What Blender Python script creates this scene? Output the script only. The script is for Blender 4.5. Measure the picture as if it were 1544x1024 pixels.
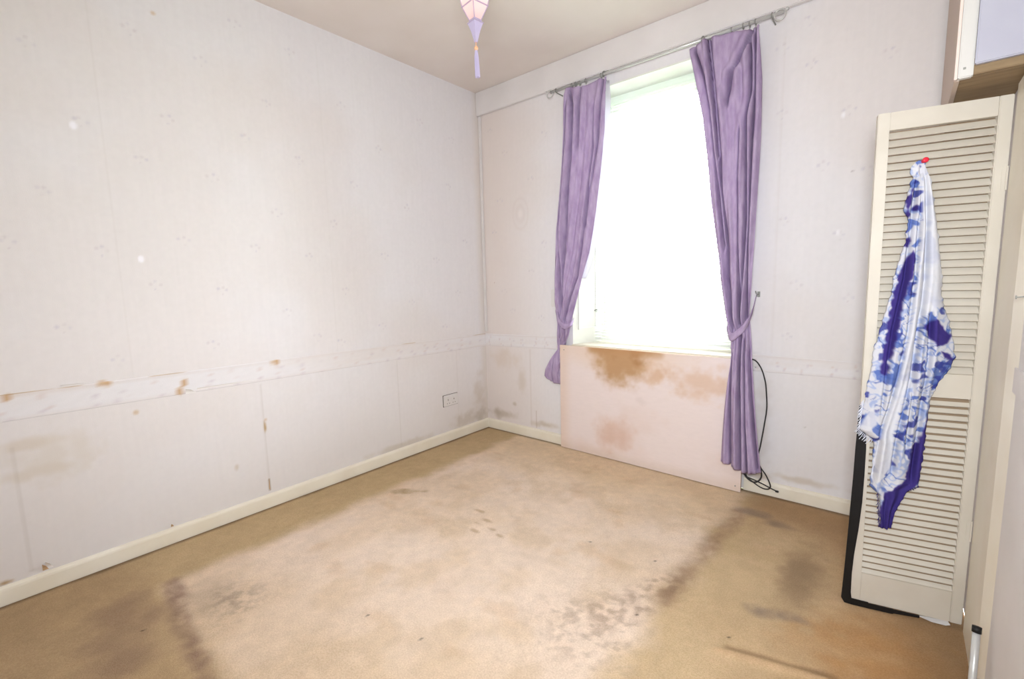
import bpy, bmesh, math, json
import numpy as np
from mathutils import Vector, Matrix
for o in list(bpy.data.objects): bpy.data.objects.remove(o, do_unlink=True)
C = bpy.context.scene.collection
S = bpy.context.scene
# ------------------------------------------------------------------ camera, sky, lights, exposure
F, ROLL, PIT, YAW = 694.703, -0.0256, 0.1214, 0.702
CAM = Vector((2.6511, -2.7919, 1.2133))
fw = Vector((-math.sin(YAW)*math.cos(PIT), math.cos(YAW)*math.cos(PIT), -math.sin(PIT)))
rt = Vector((math.cos(YAW), math.sin(YAW), 0)); up = rt.cross(fw)
R_ = rt*math.cos(ROLL)+up*math.sin(ROLL); U_ = -rt*math.sin(ROLL)+up*math.cos(ROLL)
cd = bpy.data.cameras.new('camera'); cam = bpy.data.objects.new('camera', cd); C.objects.link(cam)
cd.sensor_width = 36; cd.lens = 36*F/1544; cd.clip_start = .02
M3 = Matrix((R_, U_, -fw)).transposed()
cam.matrix_world = Matrix.Translation(CAM) @ M3.to_4x4()
S.camera = cam
w = bpy.data.worlds.new('sky'); S.world = w; w.use_nodes = True
bgn = w.node_tree.nodes['Background']
bgn.inputs[0].default_value = (.90, .96, 1.0, 1); bgn.inputs[1].default_value = 24      # bright even overcast
def area(name, loc, target, size, power, col=(1, 1, 1), portal=False, sy=None):
    l = bpy.data.lights.new(name, 'AREA'); l.energy = power; l.color = col; l.size = size
    if sy: l.shape = 'RECTANGLE'; l.size_y = sy
    o = bpy.data.objects.new(name, l); C.objects.link(o); o.location = loc
    o.rotation_euler = (Vector(target)-Vector(loc)).to_track_quat('-Z', 'Y').to_euler()
    if portal: l.cycles.is_portal = True
    return o
area('window_portal', (1.42, .62, 1.62), (1.42, -1, 1.62), 1.4, 1, portal=True, sy=2.2)
area('ceiling_fill', (2.45, -3.0, 1.75), (2.0, -2.5, 2.7), .6, 4, (.95, .97, 1))      # weak fill added to brighten the ceiling
fill_light = area('camera_fill', (2.65, -2.85, 1.38), (1.30, -.40, 1.3), .3, 29, (.92, .965, 1))         # soft fill added just above the camera to even the front light
fill_light.data.spread = 2.55
S.view_settings.view_transform = 'Standard'; S.view_settings.look = 'None'
S.view_settings.gamma = 1; S.view_settings.use_curve_mapping = False
S.view_settings.exposure = 0.34
# ------------------------------------------------------------------ helpers
def lin(c):
    c = np.asarray(c, float)/255.
    return np.where(c <= .04045, c/12.92, ((c+.055)/1.055)**2.4)
def mat(name, col=(200, 200, 200), rough=.6, metal=0., attr=False, noise=None, bump=None, transl=0., spec=.3):
    m = bpy.data.materials.new(name); m.use_nodes = True
    nt = m.node_tree; N = nt.nodes; b = N['Principled BSDF']
    b.inputs['Roughness'].default_value = rough; b.inputs['Metallic'].default_value = metal
    b.inputs['Specular IOR Level'].default_value = spec
    c = (*lin(col), 1); b.inputs['Base Color'].default_value = c
    tc = N.new('ShaderNodeTexCoord'); src = None
    if attr:
        a = N.new('ShaderNodeAttribute'); a.attribute_name = 'Col'; src = a.outputs['Color']
    if noise:                                           # noise=(scale, colour2, detail, stretch)
        n = N.new('ShaderNodeTexNoise'); n.inputs['Scale'].default_value = noise[0]; n.inputs['Detail'].default_value = noise[2]
        mp = N.new('ShaderNodeMapping'); mp.inputs['Scale'].default_value = noise[3]
        nt.links.new(tc.outputs['Object'], mp.inputs[0]); nt.links.new(mp.outputs[0], n.inputs['Vector'])
        rp = N.new('ShaderNodeValToRGB'); rp.color_ramp.elements[0].position = .35; rp.color_ramp.elements[1].position = .65
        nt.links.new(n.outputs[0], rp.inputs[0])
        mx = N.new('ShaderNodeMix'); mx.data_type = 'RGBA'
        nt.links.new(rp.outputs[0], mx.inputs[0])
        if src: nt.links.new(src, mx.inputs[6]); mx.blend_type = 'MULTIPLY'
        else: mx.inputs[6].default_value = c
        mx.inputs[7].default_value = (*lin(noise[1]), 1); src = mx.outputs[2]
    if src: nt.links.new(src, b.inputs['Base Color'])
    if bump:                                            # bump=(scale, strength, distance)
        n = N.new('ShaderNodeTexNoise'); n.inputs['Scale'].default_value = bump[0]; n.inputs['Detail'].default_value = 4
        nt.links.new(tc.outputs['Object'], n.inputs['Vector'])
        bp = N.new('ShaderNodeBump'); bp.inputs['Strength'].default_value = bump[1]; bp.inputs['Distance'].default_value = bump[2]
        nt.links.new(n.outputs[0], bp.inputs['Height']); nt.links.new(bp.outputs[0], b.inputs['Normal'])
    if transl:
        t = N.new('ShaderNodeBsdfTranslucent'); t.inputs[0].default_value = c
        if src: nt.links.new(src, t.inputs[0])
        ms = N.new('ShaderNodeMixShader'); ms.inputs[0].default_value = transl
        nt.links.new(b.outputs[0], ms.inputs[1]); nt.links.new(t.outputs[0], ms.inputs[2])
        nt.links.new(ms.outputs[0], N['Material Output'].inputs[0])
    return m
def link(name, me, m, parent=None, smooth=False):
    o = bpy.data.objects.new(name, me); C.objects.link(o)
    if m: me.materials.append(m)
    if smooth: me.polygons.foreach_set('use_smooth', [True]*len(me.polygons))
    if parent:
        o.parent = parent; o.matrix_parent_inverse = Matrix.Translation(parent.location).inverted() if parent.type == 'EMPTY' else Matrix()
    return o
def obj(name, vf, m, parent=None, smooth=False):
    me = bpy.data.meshes.new(name); me.from_pydata([tuple(v) for v in vf[0]], [], vf[1]); me.update()
    return link(name, me, m, parent, smooth)
def bobj(name, bm, m, parent=None, smooth=False):
    me = bpy.data.meshes.new(name); bm.to_mesh(me); bm.free(); return link(name, me, m, parent, smooth)
def empty(name, loc=(0, 0, 0)):
    o = bpy.data.objects.new(name, None); C.objects.link(o); o.location = loc; o.empty_display_size = .05; return o
def tag(o, label, cat, group=None):
    o['label'] = label; o['category'] = cat
    if group: o['group'] = group
    return o
def struct(o): o['kind'] = 'structure'; return o
def join(*vfs):
    V, Fc = [], []
    for v, f in vfs:
        k = len(V); V += [tuple(x) for x in v]; Fc += [tuple(i+k for i in p) for p in f]
    return V, Fc
def box(x0, x1, y0, y1, z0, z1):
    V = [(x, y, z) for x in (x0, x1) for y in (y0, y1) for z in (z0, z1)]
    return V, [(0, 1, 3, 2), (4, 6, 7, 5), (0, 4, 5, 1), (2, 3, 7, 6), (0, 2, 6, 4), (1, 5, 7, 3)]
def bbox(name, b, m, parent=None, bev=.003, seg=2):
    bm = bmesh.new(); vs = [bm.verts.new(v) for v in b[0]]
    for f in b[1]: bm.faces.new([vs[i] for i in f])
    bmesh.ops.recalc_face_normals(bm, faces=bm.faces)
    if bev: bmesh.ops.bevel(bm, geom=bm.edges[:], offset=bev, segments=seg, affect='EDGES', clamp_overlap=True)
    return bobj(name, bm, m, parent)
def extrude_profile(prof, path0, path1, nrm):
    """prof: (out, up) points; swept from path0 to path1, 'out' along nrm, 'up' along z"""
    V, n = [], len(prof)
    for p in (path0, path1):
        for a, b in prof: V.append((p[0]+nrm[0]*a, p[1]+nrm[1]*a, p[2]+b))
    Fc = [(i, (i+1) % n, n+(i+1) % n, n+i) for i in range(n)]+[tuple(range(n))[::-1], tuple(range(n, 2*n))]
    return V, Fc
def spline(pts, n):
    P = np.array(pts, float); m = len(P); out = []
    Q = np.vstack([2*P[0]-P[1], P, 2*P[-1]-P[-2]])
    for t in np.linspace(0, m-1, n):
        i = min(int(t), m-2); u = t-i; a, b, c, d = Q[i:i+4]
        out.append(.5*((2*b)+(-a+c)*u+(2*a-5*b+4*c-d)*u*u+(-a+3*b-3*c+d)*u**3))
    return np.array(out)
def tube(P, r, seg=8, closed=False):
    P = [Vector(p) for p in P]; n = len(P); V, Fc = [], []
    rr = r if hasattr(r, '__len__') else [r]*n
    prev = None
    for i, p in enumerate(P):
        t = (P[(i+1) % n]-P[i-1]) if closed else (P[min(i+1, n-1)]-P[max(i-1, 0)])
        t.normalize()
        a = prev if prev is not None else (Vector((0, 0, 1)) if abs(t.z) < .9 else Vector((1, 0, 0)))
        s = (a-t*a.dot(t)).normalized(); prev = s; q = t.cross(s)
        for k in range(seg):
            th = 2*math.pi*k/seg; V.append(p+s*math.cos(th)*rr[i]+q*math.sin(th)*rr[i])
    for i in range(n if closed else n-1):
        j = (i+1) % n
        for k in range(seg): Fc.append((i*seg+k, i*seg+(k+1) % seg, j*seg+(k+1) % seg, j*seg+k))
    if not closed: Fc += [tuple(range(seg))[::-1], tuple(range((n-1)*seg, n*seg))]
    return V, Fc
def torus(c, r, t, axis='x', n=20, seg=8):
    P = []
    for k in range(n):
        a = 2*math.pi*k/n; u, v = r*math.cos(a), r*math.sin(a)
        P.append((c[0], c[1]+u, c[2]+v) if axis == 'x' else ((c[0]+u, c[1], c[2]+v) if axis == 'y' else (c[0]+u, c[1]+v, c[2])))
    return tube(P, t, seg, True)
def lathe(prof, c, seg=16, rot=0., sq=None):
    V, Fc = [], []; n = len(prof)
    for r, z in prof:
        for k in range(seg):
            a = rot+2*math.pi*k/seg; V.append((c[0]+r*math.cos(a), c[1]+r*math.sin(a), c[2]+z))
    for i in range(n-1):
        for k in range(seg): Fc.append((i*seg+k, i*seg+(k+1) % seg, (i+1)*seg+(k+1) % seg, (i+1)*seg+k))
    Fc += [tuple(range(seg))[::-1], tuple(range((n-1)*seg, n*seg))]
    return V, Fc
_rng = np.random.default_rng(7); _tab = _rng.random((64, 256, 256))
def vnoise(u, v, k=0):
    T = _tab[k % 64]; iu = np.floor(u).astype(int); iv = np.floor(v).astype(int); fu = u-iu; fv = v-iv
    fu = fu*fu*(3-2*fu); fv = fv*fv*(3-2*fv); g = lambda a, b: T[a % 256, b % 256]
    return (g(iu, iv)*(1-fu)+g(iu+1, iv)*fu)*(1-fv)+(g(iu, iv+1)*(1-fu)+g(iu+1, iv+1)*fu)*fv
def fbm(u, v, s, k=0, o=4):
    a, t, w_ = 0, 0, 1.
    for i in range(o): a = a+w_*vnoise(u*s*2**i, v*s*2**i, k+i); t += w_; w_ *= .5
    return a/t
def sm(a, b, x): t = np.clip((x-a)/(b-a), 0, 1); return t*t*(3-2*t)
def mixc(col, c, k): col += (np.asarray(c, float)-col)*k[..., None]
def grid(name, A, B, P, colour, m, keep=None, smooth=False):
    """A (rows), B (cols) parameter values; P(a,b)->xyz arrays; colour(a,b)->sRGB 0..255"""
    bb, aa = np.meshgrid(B, A); nr, nc = aa.shape
    X, Y, Z = P(aa, bb); V = np.stack([X+0*aa, Y+0*aa, Z+0*aa], -1).reshape(-1, 3)
    i = np.arange(nr*nc).reshape(nr, nc)
    Q = np.stack([i[:-1, :-1], i[:-1, 1:], i[1:, 1:], i[1:, :-1]], -1).reshape(-1, 4)
    if keep is not None:
        ca = (aa[:-1, :-1]+aa[1:, 1:])/2; cb = (bb[:-1, :-1]+bb[1:, 1:])/2; Q = Q[keep(ca, cb).reshape(-1)]
    me = bpy.data.meshes.new(name); me.vertices.add(len(V)); me.vertices.foreach_set('co', V.ravel().astype(np.float32))
    me.loops.add(Q.size); me.loops.foreach_set('vertex_index', Q.ravel().astype(np.int32))
    me.polygons.add(len(Q)); me.polygons.foreach_set('loop_start', np.arange(0, Q.size, 4, dtype=np.int32))
    me.update(calc_edges=True)
    if colour is not None:
        col = lin(np.clip(colour(aa, bb), 0, 255)).reshape(-1, 3)
        at = me.color_attributes.new('Col', 'FLOAT_COLOR', 'POINT')
        at.data.foreach_set('color', np.hstack([col, np.ones((len(col), 1))]).ravel().astype(np.float32))
    return link(name, me, m, None, smooth)
D = json.loads('''{"CL":{"L":[[2.502,0.877],[2.205,0.858],[1.866,0.827],[1.558,0.796],[1.239,0.778],[1.028,0.769],[0.908,0.776],[0.784,0.75],[0.726,0.76],[0.657,0.711],[0.573,0.66],[0.52,0.64],[0.469,0.681]],"R":[[2.46,1.179],[2.139,1.161],[1.902,1.133],[1.658,1.099],[1.406,1.054],[1.233,0.995],[1.03,0.93],[0.937,0.898],[0.839,0.861],[0.754,0.812],[0.725,0.812],[0.645,0.85],[0.574,0.87],[0.526,0.869],[0.479,0.846]],"C":[[[[2.371,0.886],[2.036,0.851],[1.629,0.814],[1.289,0.817],[1.071,0.816]],0.02,0.01],[[[2.444,0.908],[2.35,0.935],[2.119,0.926],[1.843,0.894],[1.613,0.879],[1.288,0.842],[1.043,0.832]],0.03,0.016],[[[2.31,1.095],[2.065,1.09],[1.841,1.05],[1.607,1.019],[1.248,0.964],[1.071,0.885],[0.944,0.844]],0.022,0.01],[[[2.451,1.157],[2.353,1.143],[2.08,1.119],[1.802,1.06],[1.606,1.03]],0.025,0.01],[[[2.46,0.999],[2.342,0.983],[2.096,0.977]],0.012,0.012],[[[1.167,0.94],[1.076,0.899],[0.959,0.861]],0.02,0.006],[[[0.885,0.801],[0.761,0.784]],0.015,0.006],[[[0.635,0.734],[0.477,0.705]],0.012,0.006],[[[0.639,0.781],[0.483,0.759]],0.012,0.006],[[[0.887,0.84],[0.763,0.813]],0.012,0.006]],"top":[[0.877,2.49],[0.924,2.477],[0.954,2.46],[0.989,2.459],[1.038,2.449],[1.086,2.456],[1.133,2.462],[1.184,2.463]],"bot":[[0.646,0.51],[0.699,0.471],[0.771,0.47],[0.857,0.48]]},"CR":{"L":[[2.458,1.686],[2.274,1.726],[2.091,1.767],[1.858,1.802],[1.608,1.83],[1.427,1.857],[1.192,1.893],[0.976,1.934],[0.887,1.958],[0.741,1.954],[0.516,1.941],[0.362,1.931],[0.183,1.923]],"R":[[2.456,2.03],[2.198,2.052],[1.941,2.056],[1.713,2.053],[1.446,2.05],[1.275,2.048],[1.137,2.048],[0.997,2.045],[0.892,2.056],[0.752,2.069],[0.574,2.085],[0.36,2.109],[0.17,2.132]],"C":[[[[2.469,1.793],[2.251,1.821],[2.073,1.843],[1.85,1.867],[1.668,1.88],[1.426,1.915],[1.213,1.927],[0.966,1.961]],0.03,0.012],[[[2.434,1.718],[2.282,1.772],[2.127,1.804],[1.813,1.843],[1.574,1.873],[1.389,1.899]],0.022,0.01],[[[2.471,1.78],[2.303,1.802],[2.128,1.824],[1.866,1.853]],0.018,0.006],[[[2.442,1.997],[2.354,1.957],[2.275,1.909],[2.138,1.891]],0.03,0.013],[[[2.402,1.995],[2.158,2.002],[2.038,1.987],[1.789,1.995],[1.512,2.001],[1.323,1.999],[0.978,1.997]],0.03,0.01],[[[2.436,2.015],[2.152,2.023],[1.907,2.017],[1.695,2.019],[1.37,2.019],[1.007,2.027]],0.026,0.009],[[[1.963,1.958],[1.749,1.957],[1.324,1.975],[0.989,1.997]],0.018,0.007],[[[0.904,2.006],[0.637,2.011],[0.178,2.032]],0.026,0.01],[[[0.876,2.025],[0.429,2.045],[0.167,2.064]],0.022,0.008],[[[0.796,1.962],[0.708,1.961],[0.176,1.975]],0.022,0.01],[[[0.803,2.048],[0.571,2.066],[0.186,2.109]],0.014,0.01]],"top":[[1.686,2.458],[1.738,2.471],[1.783,2.48],[1.857,2.471],[1.928,2.466],[1.978,2.452],[2.002,2.462],[2.032,2.461]],"bot":[[1.923,0.183],[1.975,0.176],[2.024,0.157],[2.058,0.151],[2.12,0.163],[2.132,0.173]]},"liningL":{"L":[[2.455,1.15],[2.148,1.14],[1.91,1.106],[1.664,1.071],[1.409,1.024],[1.234,0.971]],"R":[[2.471,1.178],[2.334,1.191],[2.061,1.173],[1.739,1.139],[1.532,1.105],[1.32,1.054],[1.188,0.992]]},"tieL":[[0.765,-0.06,1.013],[0.828,-0.12,0.943],[0.881,-0.135,0.909],[0.921,-0.12,0.923],[0.919,-0.075,0.952]],"tieR":[[1.935,-0.12,0.951],[1.971,-0.175,0.9],[2.012,-0.185,0.931],[2.043,-0.175,0.974],[2.054,-0.12,1.033],[2.046,-0.02,1.098]],"leaf":{"BL":[2.57,-0.796,0.02],"d":[0.975,0.223,0.0],"w":0.31155997635138516},"black":[[-0.008,0.755],[0.003,0.756],[0.011,0.678],[0.018,0.545],[0.022,0.372],[0.011,0.217],[0.009,0.139],[0.016,0.036],[0.078,0.043],[0.083,0.029],[0.15,0.037],[0.157,0.019],[0.206,0.023],[0.199,0.008],[0.148,0.014],[0.095,0.025],[0.03,0.009],[0.002,0.011],[-0.021,0.027],[-0.015,0.185],[-0.004,0.392],[-0.007,0.59]],"scrap":[[0.193,0.015],[0.277,0.021],[0.285,0.008],[0.272,-0.006],[0.235,-0.004]],"scarf":{"L":[[0.098,1.569],[0.079,1.551],[0.077,1.535],[0.088,1.521],[0.074,1.458],[0.071,1.418],[0.082,1.382],[0.078,1.303],[0.059,1.229],[0.051,1.154],[0.041,1.088],[0.021,0.976],[0.011,0.861],[0.001,0.778],[-0.006,0.671],[0.01,0.656],[0.033,0.641],[0.037,0.558],[0.033,0.472],[0.058,0.446],[0.07,0.328]],"R":[[0.114,1.566],[0.125,1.521],[0.153,1.38],[0.177,1.235],[0.186,1.131],[0.209,1.051],[0.221,0.994],[0.232,0.941],[0.222,0.902],[0.196,0.857],[0.178,0.807],[0.175,0.717],[0.169,0.602],[0.164,0.497],[0.139,0.476],[0.108,0.398],[0.099,0.335]],"purple":[[[0.087,1.479],[0.073,1.449],[0.072,1.404],[0.081,1.386],[0.086,1.448]],[[0.1,1.436],[0.084,1.417],[0.102,1.405]],[[0.077,1.324],[0.09,1.327],[0.088,1.298],[0.075,1.303]],[[0.098,1.285],[0.078,1.25],[0.062,1.175],[0.053,1.088],[0.045,0.988],[0.038,0.874],[0.055,0.873],[0.068,0.989],[0.081,1.084],[0.094,1.179],[0.106,1.259]],[[0.138,1.045],[0.16,1.059],[0.171,1.063],[0.192,1.036],[0.216,1.009],[0.204,0.983],[0.175,0.977],[0.153,1.013]],[[0.178,0.807],[0.169,0.716],[0.151,0.65],[0.136,0.639],[0.126,0.521],[0.074,0.456],[0.061,0.405],[0.067,0.32],[0.105,0.329],[0.109,0.391],[0.149,0.487],[0.168,0.521],[0.18,0.695]],[[0.189,0.961],[0.219,0.951],[0.223,0.93],[0.199,0.939]]],"white":[[[0.109,1.523],[0.127,1.521],[0.155,1.38],[0.18,1.235],[0.189,1.131],[0.164,1.099],[0.133,1.067],[0.124,1.045],[0.124,0.891],[0.102,0.8],[0.084,0.683],[0.087,0.554],[0.049,0.487],[0.033,0.509],[0.04,0.582],[0.058,0.703],[0.08,0.82],[0.099,0.956],[0.112,1.088],[0.115,1.238],[0.113,1.384]],[[0.025,0.769],[-0.01,0.671],[-0.005,0.647],[0.037,0.7]],[[0.08,1.547],[0.099,1.556],[0.109,1.543],[0.088,1.525]]],"folds":[[[0.106,1.547],[0.109,1.384],[0.108,1.196],[0.102,1.023],[0.082,0.843],[0.052,0.679],[0.04,0.51]],[[0.114,1.546],[0.126,1.383],[0.136,1.195],[0.131,1.023],[0.12,0.869],[0.098,0.684],[0.089,0.542]],[[0.097,1.524],[0.09,1.386],[0.085,1.196],[0.064,1.022],[0.055,0.887],[0.048,0.748]],[[0.132,1.088],[0.125,0.98],[0.126,0.802],[0.12,0.618]],[[0.155,1.088],[0.16,0.959],[0.157,0.849],[0.15,0.668],[0.143,0.528]]]},"pin":[0.111,1.565],"slats":{"up":[[0.149,1.681],[0.169,0.882]],"lo":[[0.175,0.799],[0.164,0.134]]}}''')
H = 2.7; W = 2.89; YF = -3.7
WX0, WX1, WZ0, WZ1 = .864, 1.99, .765, 2.452          # window opening in the room face of the back wall
# ------------------------------------------------------------------ materials
M_paper = mat('wallpaper', attr=True, rough=.75, bump=(260, .12, .002), spec=.2)
M_carpet = mat('carpet', attr=True, rough=.95, noise=(190, (238, 234, 229), 6, (1, 1, 1)), bump=(520, .55, .006), spec=.05)
M_ceil = mat('ceiling_paint', (232, 223, 217), .85, noise=(2.2, (226, 216, 209), 3, (1, 1, 1)), spec=.1)
M_cream = mat('cream_gloss_paint', (238, 231, 216), .38, noise=(5, (231, 222, 204), 4, (1, 1, 1)), bump=(30, .05, .002))
M_white = mat('white_gloss_paint', (236, 236, 230), .35, noise=(4, (228, 228, 220), 3, (1, 1, 1)))
M_plain = mat('pale_wall_paint', (226, 221, 220), .7, noise=(3, (218, 213, 211), 4, (1, 1, 1)))
M_louvre = mat('louvre_cream_paint', (208, 201, 189), .45, noise=(6, (201, 193, 180), 3, (1, 1, 1)))
M_purple = mat('purple_crushed_fabric', (198, 179, 209), .85, noise=(26, (180, 158, 194), 6, (1.6, 1, .5)), bump=(160, .2, .003), transl=.2, spec=.1)
M_tape = mat('curtain_header_tape', (160, 134, 178), .9)
M_lining = mat('white_curtain_lining', (226, 224, 230), .9, transl=.45)
M_steel = mat('pale_steel', (200, 200, 198), .3, .35)
M_dull = mat('dull_grey_metal', (146, 146, 140), .42, .2)
M_slat = mat('white_blind_slat', (244, 246, 244), .5, transl=.65)
M_black = mat('black_sheet', (22, 21, 22), .5, bump=(14, .4, .01))
M_cable = mat('black_cable', (52, 51, 50), .5)
M_red = mat('red_plastic', (215, 40, 62), .3)
M_plastic = mat('white_plastic', (222, 218, 216), .35)
M_socket_shade = mat('socket_shade_grey', (120, 112, 104), .9)
M_dark = mat('dark_gap', (30, 26, 24), .9)
M_wood = mat('unpainted_cupboard_board', (150, 128, 98), .7, noise=(9, (136, 114, 86), 4, (1, 6, 6)))
M_panelblue = mat('cool_white_laminate', (180, 180, 191), .4, noise=(7, (174, 173, 186), 2, (1, 1, 1)))
M_scrap = mat('crumpled_clear_plastic', (206, 204, 204), .3)
M_lav = mat('lavender_silk', (206, 196, 222), .6, transl=.3)
M_lav2 = mat('lantern_silk_panel', (240, 226, 226), .6, transl=.6)
M_ribt = mat('lantern_trim', (176, 162, 186), .6)
M_bead = mat('orange_bead', (230, 168, 128), .35)
M_ply = mat('painted_board', attr=True, rough=.7, bump=(60, .08, .002))
M_scarf = mat('printed_scarf', attr=True, rough=.85, bump=(420, .2, .002), transl=.15, spec=.1)
M_tan = mat('bare_paper_backing', (196, 164, 128), .9)
M_flap = mat('torn_wallpaper', (236, 232, 230), .8)
M_grass = mat('outside_grass', (120, 138, 96), .9, noise=(3, (96, 118, 80), 4, (1, 1, 1)))
gl = bpy.data.materials.new('window_glass'); gl.use_nodes = True; nt = gl.node_tree; nt.nodes.clear()
_o = nt.nodes.new('ShaderNodeOutputMaterial'); _m = nt.nodes.new('ShaderNodeMixShader'); _f = nt.nodes.new('ShaderNodeFresnel'); _f.inputs[0].default_value = 1.45
_t = nt.nodes.new('ShaderNodeBsdfTransparent'); _g = nt.nodes.new('ShaderNodeBsdfGlossy'); _g.inputs['Roughness'].default_value = .02
nt.links.new(_f.outputs[0], _m.inputs[0]); nt.links.new(_t.outputs[0], _m.inputs[1]); nt.links.new(_g.outputs[0], _m.inputs[2]); nt.links.new(_m.outputs[0], _o.inputs[0])
# ------------------------------------------------------------------ floor: carpet with the paler patch a bed or rug left
def blob(x, y, cx, cy, rx, ry, k=0, wob=.5, ang=0.):
    c, s = math.cos(ang), math.sin(ang); dx, dy = x-cx, y-cy
    wob = wob*.8; d = np.hypot((dx*c+dy*s)/rx, (-dx*s+dy*c)/ry)+wob*(fbm(x, y, 9/ max(rx, ry, .3)*.5+6, k)-.5)*2
    return 1-sm(.15, 1.2, d)
def streak(x, y, p, q, wd, k=0, wob=.03):
    p, q = np.array(p), np.array(q); d = q-p; L = np.hypot(*d); d /= L
    t = np.clip((x-p[0])*d[0]+(y-p[1])*d[1], 0, L); px, py = p[0]+t*d[0], p[1]+t*d[1]
    r = np.hypot(x-px, y-py)+wob*(fbm(x, y, 9, k)-.5)*2
    return 1-sm(wd*.1, wd*1.15, r)
def carpet_colour(y, x):
    n1 = fbm(x, y, 2.2, 1); n2 = fbm(x, y, 9, 9); n3 = fbm(x, y, 34, 17, 3)
    col = np.zeros(x.shape+(3,))+np.array([212, 186, 150.])                  # worn surround
    mixc(col, (198, 172, 134), sm(.42, .62, n1)*.6)
    wb = .05*(fbm(x, y, 7, 30)-.5)*2
    ins = sm(.31, .43, x+wb)*(1-sm(1.96, 2.10, x+wb*1.5))*sm(-2.43, -2.33, y+wb*.6)
    mixc(col, (240, 219, 201), ins)
    mixc(col, (230, 205, 178), ins*sm(.4, .75, fbm(x, y, 3.1, 22))*.6)
    mixc(col, (230, 204, 166), ins*sm(-.75, -.2, y)*.65)
    mixc(col, (222, 194, 160), ins*(1-sm(-2.3, -1.7, y-.2*(x-1)))*.45)
    mixc(col, (214, 188, 156), sm(.5, .74, fbm(x, y, 6, 40))*ins*.35)
    strip = (1-sm(.30, .42, x+wb)); mixc(col, (200, 174, 136), strip*.75)
    mixc(col, (182, 154, 120), (1-sm(-2.55, -2.3, y))*(1-sm(1.1, 1.6, x))*.8)
    br = sm(2.1, 2.75, x+.25*(fbm(x, y, 2.5, 50)-.5)*2); mixc(col, (188, 152, 114), br*.85)
    mixc(col, (178, 144, 108), sm(2.0, 2.2, x)*sm(-.5, -.15, y)*.8)
    mixc(col, (192, 146, 98), blob(x, y, 2.68, -1.05, .28, .22, 3)*.75)
    mixc(col, (205, 170, 130), streak(x, y, (2.45, -1.12), (2.7, -1.02), .05, 4)*.5)
    # dirt lines and patches
    mixc(col, (128, 102, 92), streak(x, y, (.38, -2.36), (1.10, -2.44), .045, 5, .03)*(.08+.7*fbm(x, y, 30, 63, 3)))
    mixc(col, (140, 114, 98), streak(x, y, (.45, -2.52), (.75, -2.6), .12, 6, .09)*.45)
    mixc(col, (146, 118, 96), streak(x, y, (2.07, -.3), (2.02, -1.2), .06, 7, .02)*(.12+.6*fbm(x, y, 30, 61, 3)))
    mixc(col, (150, 124, 104), streak(x, y, (2.02, -1.1), (1.88, -1.42), .10, 8, .05)*sm(.3, .7, fbm(x, y, 40, 66, 2))*.5)
    mixc(col, (124, 112, 106), blob(x, y, 2.13, -.27, .10, .06, 9)*.45)
    mixc(col, (118, 106, 98), blob(x, y, 2.25, -.33, .08, .04, 10)*.4)
    mixc(col, (118, 96, 76), blob(x, y, 2.40, -.72, .10, .30, 11, .4)*.45)
    mixc(col, (112, 102, 100), streak(x, y, (2.30, -1.04), (2.44, -1.0), .045, 12, .03)*(.1+.6*fbm(x, y, 34, 64, 2)))
    mixc(col, (130, 114, 100), blob(x, y, .70, -2.22, .17, .12, 13, .5)*sm(.35, .72, fbm(x, y, 46, 62, 2))*.35)
    mixc(col, (134, 118, 100), blob(x, y, .62, -2.28, .16, .10, 14, .4)*.22)
    for i, (a, b) in enumerate([(1.10, -1.28), (1.16, -1.22), (1.05, -1.22), (1.22, -1.24), (.98, -1.12), (1.08, -1.17)]):
        mixc(col, (158, 124, 84), blob(x, y, a, b, .035, .014, 20+i, 1.0)*.38)
    mixc(col, (150, 122, 84), streak(x, y, (.42, -1.25), (.55, -1.15), .04, 60, .04)*fbm(x, y, 30, 65, 2)*.6)
    mixc(col, (168, 146, 128), blob(x, y, 1.88, -1.5, .26, .24, 88, .5)*sm(.38, .75, fbm(x, y, 50, 44, 2))*.42)
    for i in range(40):
        a = .4+2.3*_tab[3, i, 5]; b = -2.3+2.1*_tab[4, i, 7]
        mixc(col, (216, 184, 150), blob(x, y, a, b, .03+.07*_tab[5, i, 1], .02+.04*_tab[6, i, 2], 130+i, 1.1)*.30)
    for p, q in [((1.60, -1.02), 0), ((1.9, -.98), 0), ((2.27, -1.24), 0), ((1.98, -1.33), 0), ((.62, -2.5), 0), ((1.2, -1.95), 0), ((1.45, -1.9), 0)]:
        mixc(col, (70, 60, 52), (1-sm(.002, .007, np.hypot(x-p[0], y-p[1])))*.8)
    seam = streak(x, y, (2.26, -1.325), (2.54, -1.25), .022, 70, .01); mixc(col, (222, 188, 150), seam*.7)
    mixc(col, (120, 92, 66), streak(x, y, (2.28, -1.29), (2.56, -1.215), .02, 71, .01)*.4)
    # darker bands where the pile meets the skirting
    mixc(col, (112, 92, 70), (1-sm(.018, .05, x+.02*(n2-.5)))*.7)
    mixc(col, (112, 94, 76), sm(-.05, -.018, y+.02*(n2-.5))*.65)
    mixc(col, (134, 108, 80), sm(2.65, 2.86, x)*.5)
    col *= (1+.05*(n2-.5)+.07*(n3-.5))[..., None]
    return col
def carpet_h(x, y):
    seam = streak(x, y, (2.26, -1.325), (2.54, -1.25), .03, 70, .01)
    return .0025*(fbm(x, y, 4, 80)-.5)+.006*seam-.001
fl = grid('floor', np.linspace(YF, 0, 440), np.linspace(0, W, 360), lambda a, b: (b, a, carpet_h(b, a)), carpet_colour, M_carpet, smooth=True); struct(fl)
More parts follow.
